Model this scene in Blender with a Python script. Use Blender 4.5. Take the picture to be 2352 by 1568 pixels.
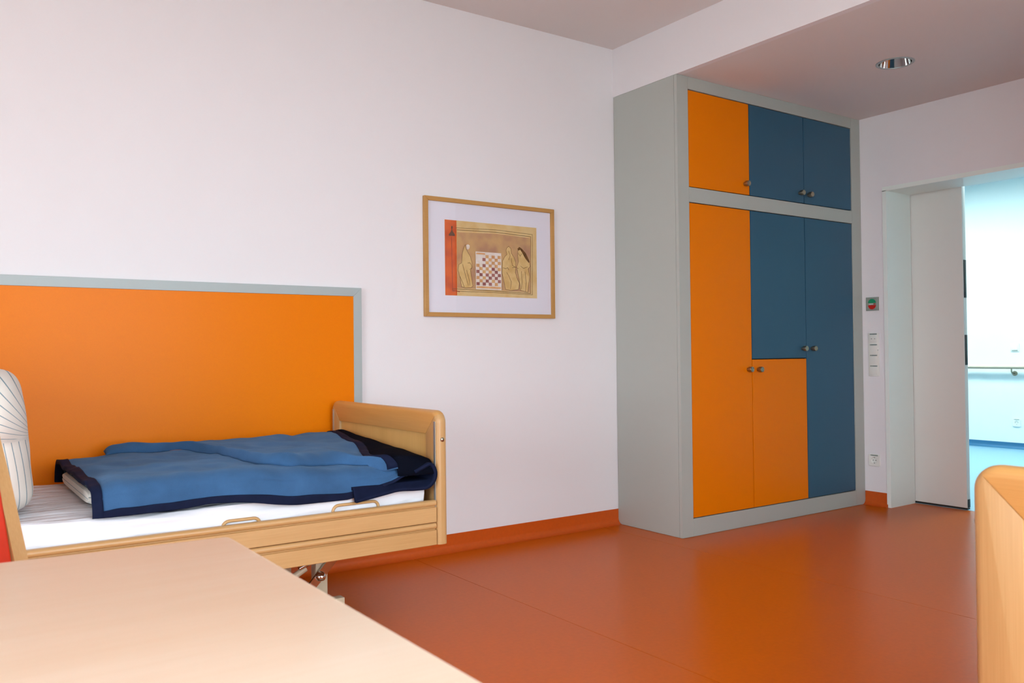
import bpy, bmesh, math, random
from mathutils import Vector, Matrix, noise

random.seed(4)
for o in list(bpy.data.objects):
    bpy.data.objects.remove(o, do_unlink=True)
SC = bpy.context.scene
COL = SC.collection
PI = math.pi

# ------------------------------------------------------------------ camera
cam = bpy.data.cameras.new('camera')
cam.sensor_width = 36.0
cam.lens = 1943.9 / 2352 * 36.0
cam.clip_start = 0.02
cam.dof.use_dof = True
cam.dof.focus_distance = 4.6
cam.dof.aperture_fstop = 7.0
camo = bpy.data.objects.new('camera', cam)
COL.objects.link(camo)
RIGHT = Vector((0.819831701, -0.572504577, -0.0107000886))
UP = Vector((0.000960218823, -0.0173121102, 0.999849673))
FWD = Vector((0.572603755, 0.819718732, 0.0136432870))
CAM = Vector((-3.4749, -3.8667, 1.0435))
mw = Matrix.Identity(4)
for i in range(3):
    mw[i][0] = RIGHT[i]; mw[i][1] = UP[i]; mw[i][2] = -FWD[i]; mw[i][3] = CAM[i]
camo.matrix_world = mw
SC.camera = camo

# ------------------------------------------------------------------ sky, exposure
SC.view_settings.view_transform = 'Standard'
SC.view_settings.look = 'None'
SC.view_settings.gamma = 1.0
SC.view_settings.use_curve_mapping = False
SC.view_settings.exposure = 0.0
W = bpy.data.worlds.new('overcast_sky')
SC.world = W
W.use_nodes = True
bg = W.node_tree.nodes['Background']
bg.inputs['Color'].default_value = (0.86, 0.975, 1.05, 1)
bg.inputs['Strength'].default_value = 12.0

# the window openings of the room, also where daylight is sampled from
WX0, WX1 = -6.95, -6.70                      # outer wall on the left
WY0, WY1, WZ0, WZ1 = -4.45, -2.1, 0.12, 2.55
BY = -4.75                                   # wall behind the camera
VX0, VX1 = -3.45, -1.35
def portal(loc, rot, sx, sy):
    pl = bpy.data.lights.new('window_daylight', 'AREA')
    pl.shape = 'RECTANGLE'; pl.size = sx; pl.size_y = sy
    pl.cycles.is_portal = True
    plo = bpy.data.objects.new('window_daylight', pl)
    plo.location = loc; plo.rotation_euler = rot
    COL.objects.link(plo)
portal((WX0 - 0.02, (WY0 + WY1) / 2, (WZ0 + WZ1) / 2), (0, -PI / 2, 0), WZ1 - WZ0, WY1 - WY0)
portal(((VX0 + VX1) / 2, BY - 0.22, (WZ0 + WZ1) / 2), (PI / 2, 0, 0), VX1 - VX0, WZ1 - WZ0)

HALL_EMIT = 34.0

# ------------------------------------------------------------------ materials
def lin(c):
    c = c / 255.0
    return c / 12.92 if c <= 0.04045 else ((c + 0.055) / 1.055) ** 2.4

def rgb(r, g, b):
    return (lin(r), lin(g), lin(b), 1.0)

def mat(name, col, rough=0.5, metal=0.0, spec=0.5, var=0.0, vscale=6.0, vstretch=(1, 1, 1),
        bump=0.0, bscale=200.0, sheen=0.0, coat=0.0):
    m = bpy.data.materials.new(name); m.use_nodes = True
    nt = m.node_tree; p = nt.nodes['Principled BSDF']
    p.inputs['Base Color'].default_value = col
    p.inputs['Roughness'].default_value = rough
    p.inputs['Metallic'].default_value = metal
    p.inputs['Specular IOR Level'].default_value = spec
    p.inputs['Sheen Weight'].default_value = sheen
    p.inputs['Coat Weight'].default_value = coat
    tc = nt.nodes.new('ShaderNodeTexCoord')
    if var > 0:
        mp = nt.nodes.new('ShaderNodeMapping'); mp.inputs['Scale'].default_value = vstretch
        nz = nt.nodes.new('ShaderNodeTexNoise'); nz.inputs['Scale'].default_value = vscale
        nz.inputs['Detail'].default_value = 5.0
        nt.links.new(tc.outputs['Object'], mp.inputs['Vector'])
        nt.links.new(mp.outputs['Vector'], nz.inputs['Vector'])
        rp = nt.nodes.new('ShaderNodeValToRGB')
        rp.color_ramp.elements[0].position = 0.3; rp.color_ramp.elements[1].position = 0.7
        rp.color_ramp.elements[0].color = tuple(c * (1 - var) for c in col[:3]) + (1,)
        rp.color_ramp.elements[1].color = tuple(min(1, c * (1 + var)) for c in col[:3]) + (1,)
        nt.links.new(nz.outputs['Fac'], rp.inputs['Fac'])
        nt.links.new(rp.outputs['Color'], p.inputs['Base Color'])
    if bump > 0:
        n2 = nt.nodes.new('ShaderNodeTexNoise'); n2.inputs['Scale'].default_value = bscale
        n2.inputs['Detail'].default_value = 3.0
        bp = nt.nodes.new('ShaderNodeBump'); bp.inputs['Strength'].default_value = bump
        bp.inputs['Distance'].default_value = 0.002
        nt.links.new(tc.outputs['Object'], n2.inputs['Vector'])
        nt.links.new(n2.outputs['Fac'], bp.inputs['Height'])
        nt.links.new(bp.outputs['Normal'], p.inputs['Normal'])
    return m

def glass_mat(name):
    m = bpy.data.materials.new(name); m.use_nodes = True
    nt = m.node_tree; nt.nodes.remove(nt.nodes['Principled BSDF'])
    out = nt.nodes['Material Output']
    tr = nt.nodes.new('ShaderNodeBsdfTransparent'); tr.inputs['Color'].default_value = (.97, .98, .98, 1)
    gl = nt.nodes.new('ShaderNodeBsdfGlossy'); gl.inputs['Roughness'].default_value = 0.02
    lw = nt.nodes.new('ShaderNodeLayerWeight'); lw.inputs['Blend'].default_value = 0.5
    pw = nt.nodes.new('ShaderNodeMath'); pw.operation = 'POWER'; pw.inputs[1].default_value = 5.0
    nt.links.new(lw.outputs['Facing'], pw.inputs[0])
    fr = nt.nodes.new('ShaderNodeMath'); fr.operation = 'MULTIPLY_ADD'; fr.inputs[1].default_value = 0.9; fr.inputs[2].default_value = 0.035
    nt.links.new(pw.outputs[0], fr.inputs[0])
    mx = nt.nodes.new('ShaderNodeMixShader')
    nt.links.new(fr.outputs[0], mx.inputs[0]); nt.links.new(tr.outputs[0], mx.inputs[1])
    nt.links.new(gl.outputs[0], mx.inputs[2]); nt.links.new(mx.outputs[0], out.inputs[0])
    return m

def emit_mat(name, col, s):
    m = bpy.data.materials.new(name); m.use_nodes = True
    p = m.node_tree.nodes['Principled BSDF']
    p.inputs['Base Color'].default_value = (.8, .8, .8, 1)
    p.inputs['Emission Color'].default_value = col
    p.inputs['Emission Strength'].default_value = s
    return m

def wood(name, c_dark, c_light, rough, grain_axis, fine=70.0, strength=1.0):
    """beech veneer: long soft streaks along one axis plus short dark flecks"""
    m = bpy.data.materials.new(name); m.use_nodes = True
    nt = m.node_tree; p = nt.nodes['Principled BSDF']
    p.inputs['Roughness'].default_value = rough
    tc = nt.nodes.new('ShaderNodeTexCoord')
    def noise_node(sc_long, sc_cross, detail):
        mp = nt.nodes.new('ShaderNodeMapping')
        s = [sc_cross] * 3; s[grain_axis] = sc_long
        mp.inputs['Scale'].default_value = s
        nz = nt.nodes.new('ShaderNodeTexNoise'); nz.inputs['Scale'].default_value = 1.0
        nz.inputs['Detail'].default_value = detail
        nt.links.new(tc.outputs['Object'], mp.inputs['Vector'])
        nt.links.new(mp.outputs['Vector'], nz.inputs['Vector'])
        return nz
    a = noise_node(1.2, 9.0, 3.0); b = noise_node(6.0, fine * 4, 2.0)
    mixn = nt.nodes.new('ShaderNodeMix'); mixn.data_type = 'FLOAT'
    mixn.inputs[0].default_value = 0.35
    nt.links.new(a.outputs['Fac'], mixn.inputs[2]); nt.links.new(b.outputs['Fac'], mixn.inputs[3])
    rp = nt.nodes.new('ShaderNodeValToRGB')
    rp.color_ramp.elements[0].position = 0.5 - 0.2 / strength; rp.color_ramp.elements[1].position = 0.5 + 0.2 / strength
    rp.color_ramp.elements[0].color = c_dark; rp.color_ramp.elements[1].color = c_light
    nt.links.new(mixn.outputs[0], rp.inputs['Fac'])
    nt.links.new(rp.outputs['Color'], p.inputs['Base Color'])
    return m

def stripe_mat(name, base, line, period, width):
    """woven cotton with thin stripes at constant U of the cloth"""
    m = bpy.data.materials.new(name); m.use_nodes = True
    nt = m.node_tree; p = nt.nodes['Principled BSDF']
    p.inputs['Roughness'].default_value = 0.85
    p.inputs['Specular IOR Level'].default_value = 0.2
    uv = nt.nodes.new('ShaderNodeUVMap')
    sx = nt.nodes.new('ShaderNodeSeparateXYZ'); nt.links.new(uv.outputs[0], sx.inputs[0])
    dv = nt.nodes.new('ShaderNodeMath'); dv.operation = 'DIVIDE'; dv.inputs[1].default_value = period
    fr = nt.nodes.new('ShaderNodeMath'); fr.operation = 'FRACT'
    lt = nt.nodes.new('ShaderNodeMath'); lt.operation = 'LESS_THAN'; lt.inputs[1].default_value = width
    nt.links.new(sx.outputs[0], dv.inputs[0]); nt.links.new(dv.outputs[0], fr.inputs[0]); nt.links.new(fr.outputs[0], lt.inputs[0])
    mx = nt.nodes.new('ShaderNodeMix'); mx.data_type = 'RGBA'
    mx.inputs[6].default_value = base; mx.inputs[7].default_value = line
    nt.links.new(lt.outputs[0], mx.inputs[0]); nt.links.new(mx.outputs[2], p.inputs['Base Color'])
    return m

M = {}
M['wall'] = mat('white_wall_paint', rgb(236, 233, 236), 0.85, spec=0.2, bump=0.12, bscale=180)
M['ceil'] = mat('white_ceiling_paint', rgb(230, 225, 224), 0.9, spec=0.15)
M['floor'] = mat('orange_vinyl', rgb(202, 94, 10), 0.30, var=0.04, vscale=60, spec=0.14)
M['skirt'] = mat('orange_vinyl_skirting', rgb(200, 84, 12), 0.42, var=0.04, vscale=60, spec=0.4)
M['weld'] = mat('vinyl_weld', rgb(182, 80, 20), 0.5)
M['hall_wall'] = mat('hall_wall_paint', rgb(232, 240, 240), 0.85, spec=0.2)
M['hall_floor'] = mat('blue_vinyl', rgb(132, 174, 198), 0.35, var=0.04, vscale=60)
M['hall_skirt'] = mat('blue_vinyl_skirting', rgb(44, 108, 150), 0.5)
M['door'] = mat('white_door_laminate', rgb(226, 226, 222), 0.5, spec=0.3)
M['frame_paint'] = mat('white_frame_enamel', rgb(236, 244, 240), 0.4, spec=0.4)
M['grey'] = mat('grey_laminate', rgb(180, 184, 178), 0.42, spec=0.35)
M['grey2'] = mat('grey_metal_edging', rgb(172, 182, 182), 0.4, spec=0.4)
M['orange'] = mat('orange_laminate', rgb(238, 126, 0), 0.34, spec=0.12, var=0.02, vscale=300)
M['blue'] = mat('petrol_blue_laminate', rgb(50, 92, 118), 0.38, spec=0.3, var=0.02, vscale=300)
M['dark'] = mat('shadow_gap', rgb(40, 34, 28), 0.8)
M['steel'] = mat('brushed_steel', rgb(158, 150, 132), 0.32, metal=1.0)
M['chrome'] = mat('chrome', rgb(215, 215, 215), 0.06, metal=1.0)
M['alu'] = mat('aluminium_track', rgb(176, 184, 184), 0.35, metal=0.7)
M['lampblack'] = mat('lamp_socket', rgb(40, 38, 36), 0.6)
M['glass'] = glass_mat('window_glass')
M['white_pl'] = mat('white_plastic', rgb(236, 236, 230), 0.35, spec=0.5)
M['grey_pl'] = mat('grey_plate', rgb(158, 166, 158), 0.35, metal=0.3)
M['mark'] = mat('dark_print', rgb(92, 110, 112), 0.6)
M['green'] = mat('green_button', rgb(24, 150, 104), 0.4)
M['red'] = mat('red_button', rgb(196, 26, 12), 0.4)
M['black'] = mat('black_fitting', rgb(28, 30, 28), 0.45)
BD, BL = rgb(180, 136, 82), rgb(201, 158, 106)
M['wood_x'] = wood('beech_grain_x', BD, BL, 0.38, 0)
M['wood_y'] = wood('beech_grain_y', rgb(196, 142, 76), rgb(212, 158, 92), 0.38, 1)
M['wood_z'] = wood('beech_grain_z', BD, BL, 0.38, 2)
M['panel_z'] = wood('beech_panel', rgb(206, 160, 92), rgb(222, 176, 108), 0.42, 2)
M['table'] = wood('pale_beech_table', rgb(240, 210, 178), rgb(249, 228, 204), 0.34, 0, 30, 0.7)
M['pic_frame'] = wood('oak_picture_frame', rgb(184, 136, 72), rgb(200, 152, 88), 0.5, 0)
M['mat_board'] = mat('white_mat_board', rgb(246, 240, 252), 0.8, spec=0.2)
M['sheet'] = mat('white_sheet', rgb(230, 230, 236), 0.9, spec=0.1, bump=0.15, bscale=500)
def add_pulls(m, rot, scale, dist):
    nt = m.node_tree; p = nt.nodes['Principled BSDF']
    tc = nt.nodes.new('ShaderNodeTexCoord'); mp = nt.nodes.new('ShaderNodeMapping')
    mp.inputs['Rotation'].default_value = (0, 0, rot); mp.inputs['Scale'].default_value = scale
    nz = nt.nodes.new('ShaderNodeTexNoise'); nz.inputs['Scale'].default_value = 1.0; nz.inputs['Detail'].default_value = 2.0
    bp = nt.nodes.new('ShaderNodeBump'); bp.inputs['Strength'].default_value = 1.0; bp.inputs['Distance'].default_value = dist
    nt.links.new(tc.outputs['Object'], mp.inputs['Vector']); nt.links.new(mp.outputs['Vector'], nz.inputs['Vector'])
    nt.links.new(nz.outputs['Fac'], bp.inputs['Height']); nt.links.new(bp.outputs['Normal'], p.inputs['Normal'])
add_pulls(M['sheet'], math.radians(-25), (3.5, 22.0, 16.0), 0.03)
M['fleece'] = mat('blue_fleece', rgb(58, 94, 134), 0.95, spec=0.04, var=0.18, vscale=8, bump=0.6, bscale=420, sheen=0.2)
_f = M['fleece'].node_tree.nodes['Principled BSDF']
_f.inputs['Sheen Tint'].default_value = (0.45, 0.68, 0.95, 1)
_f.inputs['Sheen Roughness'].default_value = 0.5
M['navy'] = mat('navy_binding', rgb(18, 26, 52), 0.8, spec=0.12, var=0.15, vscale=30)
M['navy_fleece'] = mat('navy_fleece', rgb(12, 15, 26), 0.95, spec=0.03, bump=0.5, bscale=300)
M['stripe'] = stripe_mat('striped_cotton', rgb(226, 222, 214), rgb(120, 146, 156), 0.021, 0.11)
M['red_up'] = mat('red_upholstery', rgb(206, 50, 22), 0.5, var=0.08, vscale=25, bump=0.2, bscale=120)
M['beige_metal'] = mat('beige_enamel', rgb(190, 172, 146), 0.4)
M['arm_metal'] = mat('polished_arm', rgb(196, 190, 180), 0.16, metal=1.0)
M['rubber'] = mat('dark_rubber', rgb(50, 48, 46), 0.7)
M['lum'] = emit_mat('luminaire_diffuser', (0.80, 1.0, 0.98, 1), HALL_EMIT)
M['ground'] = mat('pale_bounce_ground', rgb(176, 176, 170), 0.95, var=0.2, vscale=2)  # unseen ground, made pale to bounce daylight up to the ceiling

# ------------------------------------------------------------------ helpers
def tag(o, label=None, cat=None, group=None, kind=None):
    if label: o['label'] = label
    if cat: o['category'] = cat
    if group: o['group'] = group
    if kind: o['kind'] = kind
    return o

def empty(name, loc=(0, 0, 0), rz=0.0):
    o = bpy.data.objects.new(name, None); COL.objects.link(o)
    o.location = loc; o.rotation_euler = (0, 0, rz); o.empty_display_size = 0.1
    return o

def obj(name, bm, m, parent=None, smooth=False, recalc=True):
    if recalc:
        bmesh.ops.recalc_face_normals(bm, faces=bm.faces[:])
    me = bpy.data.meshes.new(name); bm.to_mesh(me); bm.free()
    if smooth:
        me.polygons.foreach_set('use_smooth', [True] * len(me.polygons))
        try:
            me.set_sharp_from_angle(angle=math.radians(40))
        except Exception:
            pass
    me.materials.append(M[m] if isinstance(m, str) else m)
    o = bpy.data.objects.new(name, me); COL.objects.link(o)
    if parent: o.parent = parent
    return o

def add_box(bm, x0, x1, y0, y1, z0, z1, bev=0.0, seg=2):
    vs = [bm.verts.new(p) for p in ((x0, y0, z0), (x1, y0, z0), (x1, y1, z0), (x0, y1, z0),
                                    (x0, y0, z1), (x1, y0, z1), (x1, y1, z1), (x0, y1, z1))]
    fs = [bm.faces.new([vs[i] for i in f]) for f in ((3, 2, 1, 0), (4, 5, 6, 7), (0, 1, 5, 4), (1, 2, 6, 5), (2, 3, 7, 6), (3, 0, 4, 7))]
    if bev > 0:
        es = list({e for f in fs for e in f.edges})
        bmesh.ops.bevel(bm, geom=es, offset=bev, segments=seg, affect='EDGES', profile=0.5)
    return bm

def box(name, x0, x1, y0, y1, z0, z1, m, parent=None, bev=0.0, seg=2):
    bm = bmesh.new(); add_box(bm, x0, x1, y0, y1, z0, z1, bev, seg)
    return obj(name, bm, m, parent, smooth=bev > 0)

def add_prism(bm, pts, axis, a0, a1):
    """extrude a 2-D outline along an axis (0: pts=(y,z), 1: pts=(x,z), 2: pts=(x,y))"""
    def P(a, u, v):
        return (a, u, v) if axis == 0 else ((u, a, v) if axis == 1 else (u, v, a))
    A = [bm.verts.new(P(a0, *p)) for p in pts]; B = [bm.verts.new(P(a1, *p)) for p in pts]
    n = len(pts)
    fs = [bm.faces.new(A[::-1]), bm.faces.new(B)]
    for i in range(n):
        fs.append(bm.faces.new((A[i], A[(i + 1) % n], B[(i + 1) % n], B[i])))
    return A, B, fs

def prism(name, pts, axis, a0, a1, m, parent=None, smooth=False, bev=0.0, seg=2):
    bm = bmesh.new(); add_prism(bm, pts, axis, a0, a1)
    if bev > 0:
        bmesh.ops.bevel(bm, geom=bm.edges[:], offset=bev, segments=seg, affect='EDGES', profile=0.5)
    return obj(name, bm, m, parent, smooth=smooth or bev > 0)

def add_tube(bm, pts, r, n=12, caps=True):
    pts = [Vector(p) for p in pts]; rings = []
    up = Vector((0, 0, 1))
    for i, p in enumerate(pts):
        d = (pts[min(i + 1, len(pts) - 1)] - pts[max(i - 1, 0)]).normalized()
        a = d.cross(up)
        if a.length < 1e-3: a = d.cross(Vector((1, 0, 0)))
        a.normalize(); b = d.cross(a).normalized()
        rr = r[i] if isinstance(r, (list, tuple)) else r
        rings.append([bm.verts.new(p + (a * math.cos(2 * PI * k / n) + b * math.sin(2 * PI * k / n)) * rr) for k in range(n)])
    for A, B in zip(rings, rings[1:]):
        for k in range(n):
            bm.faces.new((A[k], A[(k + 1) % n], B[(k + 1) % n], B[k]))
    if caps:
        bm.faces.new(rings[0][::-1]); bm.faces.new(rings[-1])

def tube(name, pts, r, m, parent=None, n=12):
    bm = bmesh.new(); add_tube(bm, pts, r, n)
    return obj(name, bm, m, parent, smooth=True)

def lathe(name, prof, m, parent=None, n=40, loc=(0, 0, 0), axis='Z', closed=False):
    bm = bmesh.new(); rings = []
    for (r, h) in prof:
        ring = []
        for k in range(n):
            a = 2 * PI * k / n
            c, s = r * math.cos(a), r * math.sin(a)
            v = {'Z': (c, s, h), 'Y': (c, h, s), 'X': (h, c, s)}[axis]
            ring.append(bm.verts.new(Vector(v) + Vector(loc)))
        rings.append(ring)
    for A, B in zip(rings, rings[1:]):
        for k in range(n):
            bm.faces.new((A[k], A[(k + 1) % n], B[(k + 1) % n], B[k]))
    if closed:
        bm.faces.new(rings[0]); bm.faces.new(rings[-1])
    return obj(name, bm, m, parent, smooth=True)

def struct(o):
    o['kind'] = 'structure'; return o

def interp(tab, x):
    if x <= tab[0][0]: return tab[0][1]
    for (a, b), (c, d) in zip(tab, tab[1:]):
        if x <= c:
            t = (x - a) / (c - a); t = t * t * (3 - 2 * t) * 0.5 + t * 0.5
            return b + (d - b) * t
    return tab[-1][1]

# ------------------------------------------------------------------ room shell
EX = 1.753           # door wall, room side
HX = 2.033           # door wall, hall side
ZC = 2.893           # main ceiling
ZS = 2.60            # lowered ceiling over the wardrobe and the door
DY0, DY1, DZ = -1.98, -0.716, 2.09      # door opening
HFX = 5.80           # far wall of the hall
HZ = 2.79

struct(box('wall_left', WX0, EX, 0.0, 0.2, 0, ZC, 'wall'))
bm = bmesh.new()
add_box(bm, WX0, VX0, BY - 0.2, BY, 0, ZC); add_box(bm, VX1, EX, BY - 0.2, BY, 0, ZC)
add_box(bm, VX0, VX1, BY - 0.2, BY, 0, WZ0); add_box(bm, VX0, VX1, BY - 0.2, BY, WZ1, ZC)
struct(obj('wall_back', bm, 'wall', recalc=False))
struct(box('wall_bathroom', 0.36, EX, BY, -2.50, 0, ZC, 'wall'))
bm = bmesh.new()
add_box(bm, EX, HX, DY1, 3.2, 0, ZC); add_box(bm, EX, HX, BY - 0.2, DY0, 0, ZC); add_box(bm, EX, HX, DY0, DY1, DZ, ZC)
struct(obj('wall_right', bm, 'wall', recalc=False))
bm = bmesh.new()
add_box(bm, WX0, WX1, WY1, 0.0, 0, ZC); add_box(bm, WX0, WX1, BY, WY0, 0, ZC)
add_box(bm, WX0, WX1, WY0, WY1, 0, WZ0); add_box(bm, WX0, WX1, WY0, WY1, WZ1, ZC)
struct(obj('wall_window', bm, 'wall', recalc=False))
struct(box('ceiling', WX0, HFX + 0.2, BY - 0.2, 3.4, ZC, ZC + 0.25, 'ceil'))
struct(box('wall_bulkhead', 0.0, 0.04, BY, 0.0, ZS, ZC, 'wall'))

# lowered ceiling with the round hole of the downlight
DLX, DLY, DLR = 0.877, -1.309, 0.094
bm = bmesh.new()
N = 48; hs = 0.16
inner, outer, inner2 = [], [], []
for k in range(N):
    a = 2 * PI * (k + 0.5) / N; c, s = math.cos(a), math.sin(a)
    q = hs / max(abs(c), abs(s))
    inner.append(bm.verts.new((DLX + DLR * c, DLY + DLR * s, ZS)))
    inner2.append(bm.verts.new((DLX + DLR * c, DLY + DLR * s, ZS + 0.02)))
    outer.append(bm.verts.new((DLX + q * c, DLY + q * s, ZS)))
for k in range(N):
    j = (k + 1) % N
    bm.faces.new((inner[k], inner[j], outer[j], outer[k]))
    bm.faces.new((inner2[k], inner2[j], inner[j], inner[k]))
def flat(x0, x1, y0, y1, z):
    bm.faces.new([bm.verts.new(p) for p in ((x0, y0, z), (x0, y1, z), (x1, y1, z), (x1, y0, z))])
# corner wedges of the square ring
for sx in (-1, 1):
    for sy in (-1, 1):
        cands = sorted(outer, key=lambda v: (v.co.x - DLX - sx * hs) ** 2 + (v.co.y - DLY - sy * hs) ** 2)[:2]
        bm.faces.new((cands[0], cands[1], bm.verts.new((DLX + sx * hs, DLY + sy * hs, ZS))))
flat(0.04, 0.36, BY, -2.5, ZS); flat(0.04, EX, -2.5, DLY - hs, ZS); flat(0.04, EX, DLY + hs, 0.0, ZS)
flat(0.04, DLX - hs, DLY - hs, DLY + hs, ZS); flat(DLX + hs, EX, DLY - hs, DLY + hs, ZS)
for f in bm.faces:
    f.normal_update()
    if abs(f.normal.z) > 0.9 and f.normal.z > 0: f.normal_flip()
struct(obj('ceiling_lowered', bm, 'ceil', recalc=False))

# floor: welded vinyl sheets
fl = struct(box('floor', WX0, HX + 0.02, BY, 0.0, -0.2, -0.004, 'weld'))
for x0, x1 in ((WX1, -3.97), (-3.97, -2.69), (-2.69, -1.417), (-1.417, -0.145), (-0.145, HX + 0.015)):
    box('vinyl_sheet', x0 + 0.0012, x1 - 0.0012, BY, 0.0, -0.004, 0.0, 'floor', fl)
struct(box('ground_outside', -40, 30, -40, 30, -0.5, -0.3, 'ground'))  # added out of view, set close below floor level for stronger bounce

# coved skirting
def skirt_profile(h, t=0.004, r=0.034):
    pts = [(0, 0.0005), (t + r, 0.0005)]
    for k in range(1, 7):
        a = PI / 2 * k / 6
        pts.append((t + r - r * math.sin(a), 0.0015 + r - r * math.cos(a)))
    return pts + [(t, h), (0, h)]
def skirt(name, h, axis, a0, a1, wallpos, sgn, m):
    pts = [(wallpos + sgn * d, z) for d, z in skirt_profile(h)]
    return struct(prism(name, pts, axis, a0, a1, m, smooth=True))
skirt('baseboard_left', 0.092, 0, WX1, -0.001, 0.0, -1, 'skirt')
skirt('baseboard_right', 0.092, 1, -0.698, -0.533, EX, -1, 'skirt')
skirt('baseboard_right_far', 0.092, 1, -2.5, DY0 - 0.024, EX, -1, 'skirt')
skirt('baseboard_bathroom', 0.092, 0, 0.36, EX, -2.50, 1, 'skirt')
skirt('baseboard_back', 0.092, 0, WX1, 0.36, BY, 1, 'skirt')
skirt('baseboard_window', 0.092, 1, BY, 0.0, WX1, 1, 'skirt')

# windows
fw = 0.06
def window(name, loc, rz, w, n):
    w1 = struct(empty(name, loc, rz))
    def wbar(nm, y0, y1, z0, z1): return box(nm, -0.035, 0.035, y0, y1, z0, z1, 'frame_paint', w1, 0.004)
    wbar('frame_rail', 0, w, WZ0, WZ0 + fw); wbar('frame_rail', 0, w, WZ1 - fw, WZ1)
    ys = [w * k / n for k in range(n + 1)]
    wbar('frame_post', 0, fw, WZ0 + fw, WZ1 - fw); wbar('frame_post', w - fw, w, WZ0 + fw, WZ1 - fw)
    for k in range(1, n): wbar('mullion', ys[k] - fw / 2, ys[k] + fw / 2, WZ0 + fw, WZ1 - fw)
    for k in range(n): box('pane', -0.003, 0.003, ys[k] + 0.05, ys[k + 1] - 0.05, WZ0 + 0.055, WZ1 - 0.055, 'glass', w1)
window('window_1', (WX0 + 0.08, WY0, 0), 0.0, WY1 - WY0, 2)
window('window_2', (VX1, BY - 0.13, 0), PI / 2, VX1 - VX0, 2)
struct(box('trim_1', WX1 - 0.13, WX1 + 0.05, WY0 - 0.03, WY1 + 0.03, WZ0 - 0.03, WZ0 + 0.002, 'frame_paint', None, 0.004))
struct(box('trim_3', VX0 - 0.03, VX1 + 0.03, BY - 0.09, BY + 0.05, WZ0 - 0.03, WZ0 + 0.002, 'frame_paint', None, 0.004))

# door frame lining
tf = struct(empty('trim_2', (0, 0, 0)))
fx0, fx1 = EX - 0.008, HX
def jamb(yi, yo, name):
    s = 1 if yo > yi else -1
    prism(name, [(fx0, yi), (fx1, yi), (fx1, yi + s * 0.004), (EX + 0.001, yi + s * 0.004), (EX + 0.001, yo), (fx0, yo)], 2, 0.0, DZ, 'frame_paint', tf)
jamb(DY1 - 0.004, DY1 + 0.024, 'jamb'); jamb(DY0 + 0.004, DY0 - 0.024, 'jamb')
prism('head', [(fx0, DZ - 0.004), (fx1, DZ - 0.004), (fx1, DZ), (EX - 0.0005, DZ), (EX - 0.0005, DZ + 0.024), (fx0, DZ + 0.024)], 1, DY0 - 0.024, DY1 + 0.024, 'frame_paint', tf)

# sliding door leaf standing half open behind the wall
LX0, LX1, LY = HX + 0.006, HX + 0.048, -1.063
d1 = struct(empty('door_1', (LX0, LY, 0)))
box('leaf', 0, LX1 - LX0, 0.0, 1.22, 0.016, DZ + 0.03, 'door', d1, 0.0015)
box('bottom_seal', 0.004, LX1 - LX0 - 0.004, 0.0, 1.22, 0.004, 0.016, 'black', d1)
box('edge_handle', 0.008, LX1 - LX0 - 0.006, -0.0035, 0.004, 1.37, 1.615, 'black', d1, 0.001)
box('edge_lock', 0.008, LX1 - LX0 - 0.006, -0.0035, 0.004, 0.935, 1.13, 'black', d1, 0.001)
box('edge_guide', 0.008, LX1 - LX0 - 0.006, -0.0035, 0.004, 0.018, 0.07, 'black', d1, 0.001)

# ------------------------------------------------------------------ hall beyond the door
struct(box('floor_hall', HX + 0.02, HFX, BY, 3.2, -0.2, 0.0, 'hall_floor'))
struct(box('wall_hall_far', HFX, HFX + 0.2, BY - 0.2, 3.4, 0, ZC, 'hall_wall'))
struct(box('wall_hall_left', HX, HFX, 3.2, 3.4, 0, ZC, 'hall_wall'))
struct(box('wall_hall_right', HX, HFX, BY - 0.2, BY, 0, ZC, 'hall_wall'))
struct(box('ceiling_hall', HX, HFX, BY, 3.2, HZ, ZC - 0.002, 'hall_wall'))
skirt('baseboard_hall', 0.062, 1, BY, 3.2, HFX, -1, 'hall_skirt')

def luminaire(x, y, label):
    t = empty('ceiling_luminaire', (x, y, HZ))
    tag(t, label, 'ceiling light', 'flat panel lights on the hall ceiling')
    bm = bmesh.new()
    add_box(bm, -0.32, 0.32, -0.62, -0.60, -0.03, 0); add_box(bm, -0.32, 0.32, 0.60, 0.62, -0.03, 0)
    add_box(bm, -0.32, -0.30, -0.60, 0.60, -0.03, 0); add_box(bm, 0.30, 0.32, -0.60, 0.60, -0.03, 0)
    obj('housing', bm, 'white_pl', t, recalc=False)
    box('diffuser', -0.30, 0.30, -0.60, 0.60, -0.024, -0.006, 'lum', t)
luminaire(4.35, 0.95, 'flat white panel light on the hall ceiling, farther along behind the door leaf')
luminaire(4.35, -1.35, 'flat white panel light on the hall ceiling, right opposite the open doorway')

# hand rail with bracket
hr = empty('handrail', (HFX, 0, 0.84))
tag(hr, 'pale wooden handrail on steel brackets along the bright hall wall', 'handrail')
tube('rail', [(-0.075, -4.2, 0.012), (-0.075, 2.9, 0.012)], 0.019, 'table', hr, 16)
box('rail_strip', -0.087, -0.063, -4.2, 2.9, -0.015, -0.005, 'steel', hr)
for y in (-2.7, -1.2, 0.335, 1.8):
    tube('bracket', [(-0.075, y, -0.012), (-0.075, y, -0.04), (-0.06, y, -0.058), (-0.02, y - 0.0, -0.062), (-0.004, y, -0.062)], 0.008, 'steel', hr, 8)
    lathe('bracket_foot', [(0.0, -0.008), (0.026, -0.008), (0.026, 0.0), (0.0, 0.0)], 'steel', hr, 20, (0, y, -0.062), 'X')

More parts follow.
